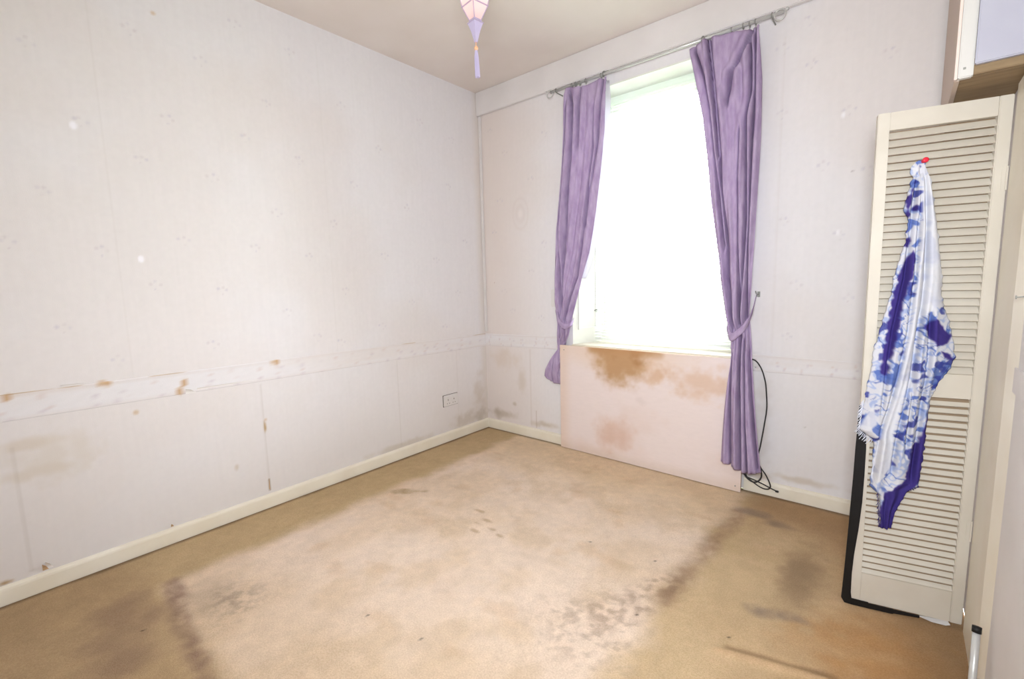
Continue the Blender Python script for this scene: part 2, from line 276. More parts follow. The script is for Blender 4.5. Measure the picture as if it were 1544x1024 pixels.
# ------------------------------------------------------------------ walls
SPR = [[-2.53, 2.19], [-2.2, 2.36], [-1.76, 2.55], [-1.49, 2.51], [-2.4, 1.93], [-2.09, 2.01], [-1.93, 2.32], [-1.64, 2.2], [-1.76, 2.0], [-1.48, 1.94], [-2.21, 1.81], [-1.93, 1.77], [-2.54, 1.63], [-1.63, 1.63], [-2.66, 1.42], [-2.38, 1.4], [-2.08, 1.46], [-1.76, 1.44], [-1.47, 1.4], [-2.21, 1.25], [-1.93, 1.22], [-1.62, 1.09], [-2.54, 1.08],
       [-1.2, 2.3], [-.95, 2.1], [-.6, 2.35], [-1.15, 1.85], [-.75, 1.75], [-.35, 1.95], [-1.3, 1.6], [-.95, 1.42], [-.5, 1.4], [-.2, 1.55], [-1.25, 1.2], [-.75, 1.1], [-.3, 1.15], [-1.0, .95], [-2.0, .95], [-2.38, .92], [-1.45, .93], [-1.3, .88], [-2.75, .95], [-.45, .9], [-.3, 2.3]]
def sprigs(col, u, v, L, k0=0, amp=.55):
    for i, (a, b) in enumerate(L):
        near = (np.abs(u-a) < .07) & (np.abs(v-b) < .07)
        if not near.any(): continue
        uu, vv = u[near], v[near]; sub = col[near]
        for j, (da, db, r) in enumerate([(-.018, .004, .009), (.004, .014, .008), (.022, -.002, .008), (.004, -.022, .005)]):
            da += .012*(_tab[k0+7, i, j]-.5); db += .012*(_tab[k0+8, i, j]-.5)
            k = (1-sm(r*.3, r*1.25, np.hypot(uu-a-da, vv-b-db)))*amp*(.5+.6*_tab[k0+9, i, j])
            mixc(sub, [(176, 170, 190), (190, 178, 184)][(i+j) % 2], k*.55)
        col[near] = sub
def spots(col, u, v, L):
    for i, (a, b, ru, rv, c, k) in enumerate(L):
        near = (np.abs(u-a) < ru*2+.02) & (np.abs(v-b) < rv*2+.02)
        if near.any():
            sub = col[near]; mixc(sub, c, blob(u[near], v[near], a, b, ru, rv, 40+i, .7)*k); col[near] = sub
def paper_base(u, v, k):
    col = np.zeros(u.shape+(3,))+np.array([228, 225, 227.])
    n = fbm(u, v, 1.4, k); mixc(col, (224, 217, 214), sm(.4, .7, n)*.6)
    col *= (1+.016*(fbm(u, v, 60, k+5, 2)-.5)+.012*(fbm(u*8, v*.5, 12, k+9, 2)-.5))[..., None]
    return col
TANC = (196, 160, 120)
def left_colour(z, y):
    col = paper_base(y, z, 3); sprigs(col, y, z, SPR)
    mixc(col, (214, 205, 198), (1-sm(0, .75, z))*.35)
    spots(col, y, z, [(-1.707, .811, .018, .014, TANC, 1), (-2.719, .819, .014, .016, TANC, .8), (-2.16, .727, .012, .022, TANC, .8), (-2.436, .833, .02, .01, TANC, .6),
        (-2.337, .67, .012, .012, TANC, .5), (-2.14, .775, .01, .02, TANC, .5), (-1.792, .46, .008, .045, (176, 146, 104), .9), (-1.785, .5, .012, .012, TANC, .6),
        (-2.803, .085, .03, .012, (170, 140, 104), .9), (-2.7, .62, .12, .03, (206, 192, 174), .5), (-2.66, .5, .16, .03, (206, 192, 174), .4), (-2.62, .56, .16, .12, (212, 202, 190), .5),
        (-2.1, 2.46, .012, .01, TANC, .5), (-1.95, .28, .012, .02, (196, 182, 164), .5), (-.9, .09, .3, .03, (190, 178, 160), .45), (-.25, .13, .22, .07, (190, 178, 164), .5), (-.08, .12, .08, .08, (176, 166, 152), .5), (-.1, .3, .07, .2, (200, 186, 172), .5)])
    for yy, z0, z1, kk in [(-1.796, .09, .16, .7), (-1.796, .16, .70, .12), (-2.73, .1, .62, .12), (-2.33, .76, 2.6, .04), (-.9, .09, .7, .10), (-1.33, .82, 2.6, .03), (-.34, .08, .7, .06)]:
        mixc(col, (150, 138, 124), (1-sm(.002, .006, np.abs(y-yy)))*((z > z0) & (z < z1))*kk)
    for a, b in [(-2.42, 1.905), (-2.25, 1.365)]:
        mixc(col, (244, 242, 248), (1-sm(.010, .022, np.hypot((y-a)*1.4, z-b)))*.9)
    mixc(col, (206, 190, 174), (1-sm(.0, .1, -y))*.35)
    return col
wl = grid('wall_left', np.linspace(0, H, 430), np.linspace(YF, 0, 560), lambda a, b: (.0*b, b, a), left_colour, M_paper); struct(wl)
BSP = [[2.41, 1.99], [2.23, 2.45], [2.25, 2.24], [2.13, 2.04], [2.4, 1.41], [2.23, 1.17], [2.2, .9], [.26, 2.21], [.13, 1.62], [.51, 1.97], [.64, 2.27], [.22, 1.15], [2.5, 1.7], [2.55, 2.2], [2.32, 1.75], [2.16, 1.5], [2.45, 1.1], [.5, 1.3], [.62, 1.5], [.12, 2.4], [.2, 1.85], [.58, .95], [2.12, 2.35], [.3, 1.0]]
def back_colour(z, x):
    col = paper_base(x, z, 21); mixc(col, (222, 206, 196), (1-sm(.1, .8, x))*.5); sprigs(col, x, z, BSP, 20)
    d = np.hypot((x-.404)/.074, (z-1.735)/.115)
    mixc(col, (206, 190, 184), np.exp(-((d-1)/.10)**2)*.16); mixc(col, (204, 186, 180), np.exp(-((d-.5)/.16)**2)*.14); mixc(col, (236, 226, 222), (1-sm(.1, .35, d))*.5)
    spots(col, x, z, [(.2, .14, .2, .035, (186, 172, 156), .6), (.12, .13, .05, .05, (176, 162, 146), .5), (.3, .24, .025, .02, (186, 172, 156), .6), (.38, .45, .05, .14, (206, 192, 178), .5), (.2, .6, .16, .1, (212, 196, 182), .5), (.6, .12, .14, .03, (186, 170, 150), .55),
        (2.39, 1.97, .008, .016, (242, 240, 244), .9), (2.395, 1.42, .008, .016, (242, 240, 244), .8), (2.44, 1.70, .006, .006, (120, 112, 112), .8), (.12, 1.22, .006, .006, (170, 130, 120), .6), (2.3, .42, .006, .006, (130, 120, 112), .7), (2.3, .12, .2, .02, (196, 180, 160), .5), (2.1, .1, .08, .03, (180, 164, 146), .6), (2.10, .4, .05, .3, (206, 196, 190), .4)])
    for xx, z0, z1, kk in [(.47, .09, .7, .18), (.52, .08, .22, .45), (2.13, .8, 2.4, .06), (.8, .8, 2.45, .08)]:
        mixc(col, (178, 160, 146), (1-sm(.002, .008, np.abs(x-xx)))*((z > z0) & (z < z1))*kk)
    return col
gx = np.unique(np.round(np.concatenate([np.linspace(0, W, 390), [WX0, WX1]]), 5)); gz = np.unique(np.round(np.concatenate([np.linspace(0, H, 350), [WZ0, WZ1]]), 5))
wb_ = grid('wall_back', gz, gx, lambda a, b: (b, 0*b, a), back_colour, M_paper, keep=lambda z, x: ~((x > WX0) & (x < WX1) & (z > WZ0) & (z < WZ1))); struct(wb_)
struct(obj('wall_right', box(W, W+.1, YF, 0, 0, H), M_plain)); struct(obj('wall_front', box(0, W, YF-.1, YF, 0, H), M_plain))
struct(obj('ceiling', box(0, W, YF, 0, H, H+.1), M_ceil))
struct(obj('ground', box(-30, 34, .6, 60, -.6, -.5), M_grass))
# skirting with a rounded top and a thin dark gap above the carpet
SK = [(0, 0), (.015, 0), (.016, .004), (.016, .060), (.014, .068), (.009, .073), (0, .076)]
bl = struct(obj('baseboard_left', extrude_profile(SK, (0, YF, 0), (0, 0, 0), (1, 0)), M_cream))
struct(obj('baseboard_back', join(extrude_profile(SK, (0, 0, 0), (.80, 0, 0), (0, -1)), extrude_profile(SK, (2.02, 0, 0), (W, 0, 0), (0, -1))), M_cream))
# frieze board along the top of the back wall, corner strip, paper borders
trim = bbox('trim_1', box(0, W, -.03, 0, 2.527, H), M_plain, bev=.004); struct(trim)
struct(bbox('trim_2', box(.0, .030, -.010, 0, .82, 2.527), M_plain, bev=.004))
def border(name, pts_lo, pts_hi, axis, k):
    """thin raised paper border; pts are (u, z) down its length"""
    n = 160; u = np.linspace(pts_lo[0][0], pts_lo[-1][0], n)
    lo = np.interp(u, [p[0] for p in pts_lo], [p[1] for p in pts_lo]); hi = np.interp(u, [p[0] for p in pts_hi], [p[1] for p in pts_hi])
    def P(a, b):
        i = np.searchsorted(u, b.ravel()-1e-9).clip(0, n-1).reshape(b.shape)
        z = lo[i]+(hi[i]-lo[i])*a+.0012*(fbm(b, 0*b, 14, k)-.5)*2*np.where(np.abs(a-.5) > .4, 1, 0)
        out = np.where((a < .001) | (a > .999), .0004, .0022)
        return (out, b, z) if axis == 'y' else (b, -out, z)
    def colr(a, b):
        col = paper_base(b, a, k); mixc(col, (216, 205, 200), np.exp(-((a-.92)/.06)**2)*.30+np.exp(-((a-.06)/.05)**2)*.35)
        L = np.arange(b.min()+.06, b.max(), .115)
        for i, c in enumerate(L):
            for j in range(4):
                da, db = .02+.22*_tab[30+k, i, j]+.2*j-.05, .05*(_tab[31+k, i, j]-.5)
                d = np.hypot((a-da)*.1, b-c-db); mixc(col, [(196, 184, 194), (208, 186, 180)][j % 2], (1-sm(.003, .010, d))*.4)
        if axis == 'y':
            for c, e in [(-1.707, .9), (-2.16, .15), (-2.14, .5), (-2.43, .95), (-2.719, .9)]: mixc(col, TANC, (1-sm(.010, .022, np.hypot((a-e)*.1, b-c)))*.9)
            mixc(col, (184, 156, 122), np.exp(-((a-.985)/.02)**2)*sm(.5, .62, fbm(b, 0*b, 5, 3))*.8)
        return col
    g = grid(name, np.array([0, .015, .04, .1, .2, .3, .4, .5, .6, .7, .8, .9, .95, .985, 1]), u, P, colr, M_paper); return struct(g)
border('trim_3', [(YF, .735), (-2.75, .725), (-2.16, .718), (0, .699)], [(YF, .838), (-2.74, .833), (-1.37, .819), (0, .801)], 'y', 2)
border('trim_4', [(0, .700), (.79, .722)], [(0, .801), (.79, .816)], 'x', 3)
border('trim_5', [(2.0, .694), (W, .702)], [(2.0, .788), (W, .782)], 'x', 4)
# loose bits of wallpaper curling off the left wall
def flap(y, z, wy, hz, curl, m=M_flap):
    n = 6; V, Fc = [], []
    for i in range(n):
        t = i/(n-1)
        for s in (0, 1): V.append((.0025+curl*t*t, y+wy*s*(1-.5*t), z+hz*t*(1-.3*s)))
    Fc = [(2*i, 2*i+1, 2*i+3, 2*i+2) for i in range(n-1)]
    o = obj('paper_flap', (V, Fc), m, wl); md = o.modifiers.new('s', 'SOLIDIFY'); md.thickness = .0008
for a in [(-2.14, .716, .045, .028, .012), (-2.09, .728, .30, .010, .005), (-2.69, .085, .022, .04, .018), (-2.70, .083, .018, .030, .008, M_tan), (-2.26, .080, .012, .018, .012, M_tan), (-1.80, .10, .006, .07, .006, M_tan), (-2.57, .836, .1, .006, .005)]: flap(*a)
# ------------------------------------------------------------------ window_1
win = struct(empty('window_1', (1.43, .2, WZ0)))
YI = .25; IX0, IX1, IZ0, IZ1 = .955, 1.90, .778, 2.430
def wpart(n, vf, m, bev=0):
    o = bbox(n, vf, m, win, bev) if bev else obj(n, vf, m, win); return o
wpart('reveal_left', ([(WX0, 0, WZ0), (IX0, YI, WZ0), (IX0, YI, WZ1), (WX0, 0, WZ1), (WX0-.03, 0.001, WZ0), (IX0-.05, YI, WZ0), (IX0-.05, YI, WZ1), (WX0-.03, .001, WZ1)], [(0, 3, 2, 1), (4, 5, 6, 7), (0, 1, 5, 4), (2, 3, 7, 6), (1, 2, 6, 5), (0, 4, 7, 3)]), M_white)
wpart('reveal_right', ([(WX1, 0, WZ0), (IX1, YI, WZ0), (IX1, YI, WZ1), (WX1, 0, WZ1), (WX1+.03, .001, WZ0), (IX1+.05, YI, WZ0), (IX1+.05, YI, WZ1), (WX1+.03, .001, WZ1)], [(0, 1, 2, 3), (4, 7, 6, 5), (0, 4, 5, 1), (2, 6, 7, 3), (1, 5, 6, 2), (0, 3, 7, 4)]), M_white)
wpart('soffit', box(WX0-.02, WX1+.02, .001, YI+.1, IZ1+.012, WZ1+.05), M_white)
dr = Vector((IX0-WX0, YI, 0)).normalized(); nn = Vector((dr.y, -dr.x, 0))          # raised shutter panel mouldings on the left reveal
def onrev(t0, t1, z0, z1, th):
    V = []
    for o_ in (0.0005, th):
        for t, z in ((t0, z0), (t1, z0), (t1, z1), (t0, z1)): V.append(Vector((WX0, 0, 0))+dr*t+nn*o_+Vector((0, 0, z)))
    return V, [(0, 3, 2, 1), (4, 5, 6, 7), (0, 1, 5, 4), (1, 2, 6, 5), (2, 3, 7, 6), (3, 0, 4, 7)]
for z0, z1 in ((.87, 1.55), (1.66, 2.33)):
    wpart('shutter_moulding', join(onrev(.05, .062, z0, z1, .008), onrev(.205, .217, z0, z1, .008), onrev(.062, .205, z0, z0+.012, .008), onrev(.062, .205, z1-.012, z1, .008)), M_white)
kb = lathe([(.004, 0), (.004, .012), (.010, .016), (.011, .024), (.006, .030)], (0, 0, 0), 12)
kb = ([Vector((WX0, 0, 1.0))+dr*.20+nn*v[2]+dr*v[0]+Vector((0, 0, v[1])) for v in kb[0]], kb[1]); obj('shutter_knob', kb, M_dull, win, True)
bbox('window_sill', box(WX0-.005, WX1+.005, -.012, YI+.06, WZ0-.022, WZ0+.004), M_cream, win, .003)
def frame(x0, x1, y0, y1, z0, z1, t, tb=None):
    tb = tb or t
    return join(box(x0, x0+t, y0, y1, z0, z1), box(x1-t, x1, y0, y1, z0, z1), box(x0+t, x1-t, y0, y1, z0, z0+tb), box(x0+t, x1-t, y0, y1, z1-t, z1))
obj('window_frame', frame(IX0-.04, IX1+.04, YI, YI+.08, IZ0-.01, IZ1+.03, .055), M_white, win)
ls = obj('casement', frame(IX0+.012, IX1-.012, YI+.014, YI+.05, IZ0+.042, IZ1-.022, .04), M_white, win); obj('pane', box(IX0+.05, IX1-.05, YI+.028, YI+.032, IZ0+.08, IZ1-.06), gl, ls)
# ------------------------------------------------------------------ venetian blind
vb = tag(empty('venetian_blind', (1.43, .17, .80)), 'white venetian blind lowered in the bright window with its slats open', 'blind')
BX0, BX1, BY = IX0-.008, IX1+.012, .175
bbox('head_rail', box(BX0, BX1, BY-.02, BY+.02, 2.395, 2.432), M_slat, vb)
bbox('bottom_rail', box(BX0+.004, BX1-.004, BY-.014, BY+.014, .792, .806), M_slat, vb)
sv = []; ns = 5
for i in range(ns):
    t = i/(ns-1)-.5
    for x in (BX0+.004, BX1-.004): sv.append((x-1.43, t*.025, .004*(1-4*t*t)+t*.003))
sf = [(2*i, 2*i+1, 2*i+3, 2*i+2) for i in range(ns-1)]
sme = bpy.data.meshes.new('slat'); sme.from_pydata(sv, [], sf); sme.update(); sme.materials.append(M_slat)
for k in range(72):
    o = bpy.data.objects.new('slat', sme); C.objects.link(o); o.parent = vb; o.location = (0, BY-.17, .822-.80+k*.0219)
for x in (BX0+.13, 1.43, BX1-.13): obj('ladder_cord', join(*[tube([(x, BY+d, .80), (x, BY+d, 2.40)], .0011, 5) for d in (-.014, .014)]), M_slat, vb)
# ------------------------------------------------------------------ stained board under the window
def board_colour(z, x):
    col = np.zeros(x.shape+(3,))+np.array([231, 217, 214.]); mixc(col, (224, 203, 194), sm(.45, .7, fbm(x, z, 3, 5))*.6)
    mixc(col, (226, 200, 176), (1-sm(.2, .5, np.hypot((x-1.25)/1.3, (z-.78)/.45)))*.5)
    st = blob(x, z, 1.25, .76, .25, .27, 7, .3); mixc(col, (182, 140, 96), sm(.02, .75, st)*.85); mixc(col, (156, 108, 62), st*sm(.45, .7, fbm(x, z, 7, 8))*.6)
    mixc(col, (186, 142, 100), streak(x, z, (1.05, .76), (1.53, .757), .05, 9, .02)*.7)
    mixc(col, (200, 156, 116), blob(x, z, 1.50, .62, .11, .07, 10, .9)*.55); mixc(col, (206, 164, 128), blob(x, z, 1.78, .60, .22, .12, 11, .8)*.45)
    mixc(col, (204, 164, 140), blob(x, z, 1.22, .18, .17, .14, 12, .5)*.5); mixc(col, (214, 176, 144), sm(-.90, -.79, -x)*.3)
    mixc(col, (176, 158, 150), blob(x, z, 1.4, .44, .05, .03, 13, .9)*.12); mixc(col, (196, 174, 154), (1-sm(.01, .09, z))*.3)
    col *= (1+.02*(fbm(x, z*5, 30, 14, 2)-.5))[..., None]
    return col
PX0, PX1, PZ1 = .785, 2.018, .763
pn = tag(empty('window_board', (1.4, -.06, 0)), 'pinkish white board with brown damp stain fixed under the window sill', 'panel')
yb = lambda x, z: -.052-.024*(x-PX0)/(PX1-PX0)*(1-z/PZ1*.6)
g = grid('board_face', np.linspace(.004, PZ1, 110), np.linspace(PX0, PX1, 180), lambda z, x: (x, yb(x, z), z), board_colour, M_ply)
g.parent = pn; g.matrix_parent_inverse = Matrix.Translation(pn.location).inverted()
bk = [(x, yb(x, z)+d, z) for d in (.0004, .012) for x, z in ((PX0, .004), (PX1, .004), (PX1, PZ1), (PX0, PZ1))]
obj('board_core', (bk, [(0, 1, 2, 3), (7, 6, 5, 4), (0, 4, 5, 1), (1, 5, 6, 2), (2, 6, 7, 3), (3, 7, 4, 0)]), mat('board_edge', (206, 178, 150), .8), pn)
for x, z in ((1.99, .035), (1.99, .40), (.82, .73)):
    obj('screw_head', lathe([(.004, 0), (.004, .0015)], (0, 0, 0), 10), M_dull, pn).matrix_local = Matrix.Translation((x-1.4, yb(x, z)+.06-.0002, z)) @ Matrix.Rotation(math.pi/2, 4, 'X')
# ------------------------------------------------------------------ curtains
def edge(lst, z):
    p = sorted(lst); return np.interp(z, [a[0] for a in p], [a[1] for a in p])
def curtain(key, name, label, ybase, clampf, nr=190, nc=130, seed=0):
    d = D[key]; u = np.linspace(0, 1, nc); t = np.linspace(0, 1, nr)
    T, Uu = np.meshgrid(t, u, indexing='ij')
    tp, bt = np.array(d['top']), np.array(d['bot'])
    zt = np.interp(tp[0, 0]+(tp[-1, 0]-tp[0, 0])*u, tp[:, 0], tp[:, 1]); zb = np.interp(bt[0, 0]+(bt[-1, 0]-bt[0, 0])*u, bt[:, 0], bt[:, 1])
    Z = zt[None]+(zb-zt)[None]*T
    Lx, Rx = edge(d['L'], Z), edge(d['R'], Z); X = Lx+(Rx-Lx)*Uu
    Y = ybase(Z)-.012*np.sin(np.pi*Uu)
    wid = (Rx-Lx)
    for pts, dep, wd in d['C']:
        p = sorted(pts); xc = edge(p, Z); fade = sm(p[0][0]-.05, p[0][0]+.02, Z)*(1-sm(p[-1][0]-.02, p[-1][0]+.05, Z))
        dx = X-xc; Y += fade*2.6*dep*(np.exp(-(dx/(.62*wd))**2)-.22*np.exp(-((np.abs(dx)-2.3*wd)/(1.3*wd))**2))
    Y += .006*np.sin(2*np.pi*(6.5*Uu+.35*np.sin(2.2*Z)+seed))*sm(0, .08, T)
    Y += .004*(fbm(X, Z*.35, 16, 40+seed, 3)-.5)*2
    Y = clampf(X, Y, Z)
    root = empty(name, (float(np.mean(d['L'][-1][1])), -.08, float(zb.min()))); tag(root, label, 'curtain', 'curtains at the window')
    V = np.stack([X, Y, Z], -1).reshape(-1, 3); i = np.arange(nr*nc).reshape(nr, nc)
    Q = np.stack([i[:-1, :-1], i[1:, :-1], i[1:, 1:], i[:-1, 1:]], -1).reshape(-1, 4)
    o = obj('drape', (V.tolist(), Q.tolist()), M_purple, root, True)
    md = o.modifiers.new('s', 'SOLIDIFY'); md.thickness = .0022; md.offset = 1
    n = 9; V2 = np.stack([X[:n], Y[:n]+.004, Z[:n]], -1).reshape(-1, 3); i = np.arange(n*nc).reshape(n, nc)
    Q2 = np.stack([i[:-1, :-1], i[1:, :-1], i[1:, 1:], i[:-1, 1:]], -1).reshape(-1, 4)
    obj('header_tape', (V2.tolist(), Q2.tolist()), M_tape, root, True)
    return root, X, Y, Z
def clL(X, Y, Z):
    Y = np.minimum(Y, -.012); low = 1-sm(.74, .84, Z)
    return Y*(1-low)+np.clip(Y, -.036, -.018)*low - low*(X < .775)*.035*np.sin(np.pi*np.clip((Z-.47)/.28, 0, 1))
def clR(X, Y, Z):
    lim = np.where(Z < .80, yb(np.clip(X, PX0, PX1), np.clip(Z, 0, PZ1))-.010, -.02); return np.minimum(Y, lim)
yL = lambda z: np.interp(z, [.5, .78, .95, 1.3, 2.5], [-.03, -.035, -.07, -.085, -.08]); yR = lambda z: np.interp(z, [.1, .78, .95, 1.3, 2.5], [-.135, -.13, -.12, -.10, -.08])
cl, *_ = curtain('CL', 'curtain', 'purple crushed curtain left of the window with tail tucked behind the stained board', yL, clL, seed=1)
cr, *_ = curtain('CR', 'curtain', 'purple crushed curtain right of the window hanging long over the stained board', yR, clR, seed=2)
lL, lR = np.array(D['liningL']['L']), np.array(D['liningL']['R'])
zz = np.linspace(lL[0, 0], lL[-1, 0], 40); V, Fc = [], []
for z in zz:
    a, b = edge(lL.tolist(), z), edge(lR.tolist(), z)
    for s in np.linspace(0, 1, 6): V.append((a+(b-a)*s, -.056+.008*math.sin(3*s+z*2), z))
Fc = [(i*6+j, i*6+j+1, (i+1)*6+j+1, (i+1)*6+j) for i in range(39) for j in range(5)]
lo_ = obj('lining', (V, Fc), M_lining, cl, True); lo_['label'] = 'white curtain lining showing at the window edge'; lo_.modifiers.new('s', 'SOLIDIFY').thickness = .001
ROD_Z, ROD_Y = 2.487, -.08
for root, xs in ((cl, (.925, .955, .985, 1.03, 1.14)), (cr, (1.765, 1.90, 1.955, 1.985, 2.012))):
    for x in xs:
        rg = obj('curtain_ring', torus((x, ROD_Y, ROD_Z-.004), .013, .0028), M_dull, root, True)
        obj('ring_hook', tube([(x, ROD_Y, ROD_Z-.016), (x, ROD_Y+.004, ROD_Z-.026), (x, ROD_Y+.008, ROD_Z-.038)], .0014, 6), M_dull, rg, True)
def band(pts, h0, name, label, loc):
    P = spline(pts, 36); n = len(P); m = 9; V = []; tw = np.linspace(0, 1, n)
    for i, p in enumerate(P):
        h = h0*(.72+.28*math.sin(math.pi*tw[i]))
        for j in range(m):
            s = j/(m-1)-.5; V.append((p[0]+.006*s, p[1]-.007*math.cos(math.pi*s)-.002*math.sin(9*s+i*.35), p[2]+h*s))
    Fc = [(i*m+j, i*m+j+1, (i+1)*m+j+1, (i+1)*m+j) for i in range(n-1) for j in range(m-1)]
    o = obj(name, (V, Fc), M_purple, None, True); o.modifiers.new('s', 'SOLIDIFY').thickness = .003
    tag(o, label, 'tieback', 'tiebacks round the curtains'); return o
band(D['tieL'], .036, 'curtain_tieback', 'purple fabric tieback looped low round the left curtain', None)
band(D['tieR'], .050, 'curtain_tieback', 'purple fabric tieback slung up to a hook from the right curtain', None)
hk = tag(empty('tieback_hook', (2.055, 0, 1.11)), 'small dark metal tieback hook on wall right of the window', 'hook')
obj('hook_plate', join(box(2.050, 2.064, -.003, -.0002, 1.105, 1.135)), M_dull, hk)
obj('hook_arm', tube(spline([(2.057, -.003, 1.122), (2.057, -.028, 1.118), (2.052, -.036, 1.126), (2.048, -.03, 1.138)], 12), .0028, 8), M_dull, hk, True)
# ------------------------------------------------------------------ curtain rod
rod = tag(empty('curtain_rod', (1.44, ROD_Y, ROD_Z)), 'thin steel curtain rod with scroll ends above the window', 'curtain rod')
obj('pole', tube([(.755, ROD_Y, ROD_Z), (2.135, ROD_Y, ROD_Z)], .0085, 14), M_steel, rod, True)
for x, s in ((.765, -1), (2.108, 1)):
    f_ = obj('finial', torus((x+s*.012, ROD_Y-.004, ROD_Z-.010), .024, .004, 'y', 24), M_steel, rod, True)
    obj('finial_tip', tube([(x+s*(.034+.004*k), ROD_Y-.004, ROD_Z+.006) for k in range(5)], [.004, .008, .009, .007, .003], 10), M_steel, f_, True)
for x in (1.155, 1.752):
    br = obj('bracket', join(box(x-.010, x+.010, -.034, -.0305, ROD_Z+.014, ROD_Z+.036), tube([(x, -.032, ROD_Z+.024), (x, ROD_Y+.004, ROD_Z+.018), (x, ROD_Y, ROD_Z+.010)], .004, 8), torus((x, ROD_Y, ROD_Z), .012, .0035)), M_dull, rod)
for x in (.80, 2.085): obj('bracket', join(tube([(x, 0, ROD_Z-.012), (x, ROD_Y+.01, ROD_Z-.012), (x, ROD_Y, ROD_Z-.004)], .004, 8), torus((x, ROD_Y, ROD_Z), .0115, .003)), M_dull, rod)
# ------------------------------------------------------------------ sockets, cable
def rbox(name, x0, x1, y0, y1, z0, z1, m, p, bev=.004): return bbox(name, box(x0, x1, y0, y1, z0, z1), m, p, bev, 3)
so = tag(empty('wall_socket', (0, -.425, .32)), 'white double wall socket low on the left wall near the corner', 'socket')
rbox('faceplate', .0004, .012, -.497, -.353, .280, .366, M_plastic, so)
obj('plate_shadow_gap', box(.0002, .004, -.500, -.350, .277, .369), M_socket_shade, so)  # grey rim round the plate, painted as its shadow
for y in (-.455, -.395):
    rbox('switch_rocker', .011, .016, y-.006, y+.006, .340, .354, M_plastic, so, .001)
    obj('pin_holes', join(box(.0115, .0126, y-.003, y+.003, .322, .334), box(.0115, .0126, y-.015, y-.008, .298, .303), box(.0115, .0126, y+.008, y+.015, .298, .303)), M_socket_shade, so)
sp = tag(empty('telephone_socket', (.71, 0, 1.10)), 'small cream wall plate half hidden beside the left curtain', 'socket')
rbox('faceplate', .683, .750, -.014, -.0004, 1.035, 1.160, M_plastic, sp); rbox('plug', .716, .735, -.03, -.013, 1.105, 1.13, M_plastic, sp, .002)
cb = tag(empty('black_cable', (2.1, -.03, .3)), 'thin black cable looping from behind the right curtain to the skirting', 'cable')
obj('cord', tube(spline([(2.00, -.03, .66), (2.02, -.03, .745), (2.053, -.028, .762), (2.087, -.024, .72), (2.108, -.02, .655), (2.117, -.02, .594), (2.123, -.02, .50), (2.115, -.02, .408), (2.10, -.024, .28), (2.09, -.03, .21), (2.105, -.035, .165), (2.135, -.04, .127), (2.156, -.04, .085), (2.160, -.038, .060), (2.145, -.036, .044), (2.115, -.034, .044), (2.075, -.034, .064), (2.040, -.034, .090), (2.025, -.034, .13), (2.03, -.034, .17)], 140), .0034, 8), M_cable, cb, True)
obj('cord', tube(spline([(2.033, -.044, .17), (2.027, -.044, .115), (2.045, -.044, .085), (2.075, -.044, .070), (2.10, -.044, .082), (2.115, -.044, .11), (2.112, -.044, .145), (2.10, -.044, .175)], 60), .0042, 8), M_cable, cb, True)
obj('cord', tube(spline([(2.045, -.052, .095), (2.09, -.050, .084), (2.13, -.046, .070), (2.165, -.036, .053), (2.19, -.030, .043)], 40), .0034, 8), M_cable, cb, True)
rbox('cable_plug', 2.183, 2.200, -.034, -.024, .036, .046, M_cable, cb, .002)
cc = tag(empty('cable_clip', (2.06, 0, .74)), 'small white clip pinning the black cable beside the right curtain', 'cable clip')
rbox('clip_body', 2.045, 2.072, -.022, -.0004, .722, .748, M_plastic, cc, .003); obj('clip_nail', lathe([(.0025, 0), (.0025, .03)], (2.058, -.01, .716), 8), M_dull, cc)
# ------------------------------------------------------------------ overhead cupboard in the right corner
oc = tag(empty('overhead_cupboard', (2.80, -.45, 1.76)), 'white overhead cupboard with bare brown underside above louvred leaf', 'cupboard')
CX, CY, CZ, CT = 2.732, -.884, 1.762, 2.50
bbox('side_panel', box(CX, CX+.012, CY+.018, -.031, CZ, CT), mat('cupboard_side_paint', (196, 178, 164), .6), oc, .001)
bbox('base_board', box(CX+.012, W-.001, CY+.018, -.001, CZ+.004, CZ+.020), M_wood, oc, .001)
bbox('edge_strip', box(CX-.001, CX+.0055, CY, CY+.018, CZ, CT), mat('pink_edge_strip', (224, 206, 196), .5), oc, .001)
bbox('face_stile', box(CX+.006, CX+.038, CY-.004, CY+.018, CZ, CT), mat('stile_paint', (206, 203, 198), .45), oc, .003)
cdoor = bbox('cupboard_door', box(CX+.0385, W-.001, CY-.018, CY, CZ+.026, CT), M_panelblue, oc, .003)
bbox('top_board', box(CX, W-.001, CY+.018, -.031, CT-.016, CT), M_wood, oc, .001)
bbox('base_rail', box(CX+.037, W-.001, CY+.001, CY+.018, CZ+.004, CZ+.05), M_wood, oc, .002)
obj('scuff_mark', join(box(CX+.016, CX+.022, CY-.0046, CY-.0040, CZ+.022, CZ+.028)), M_dull, oc)
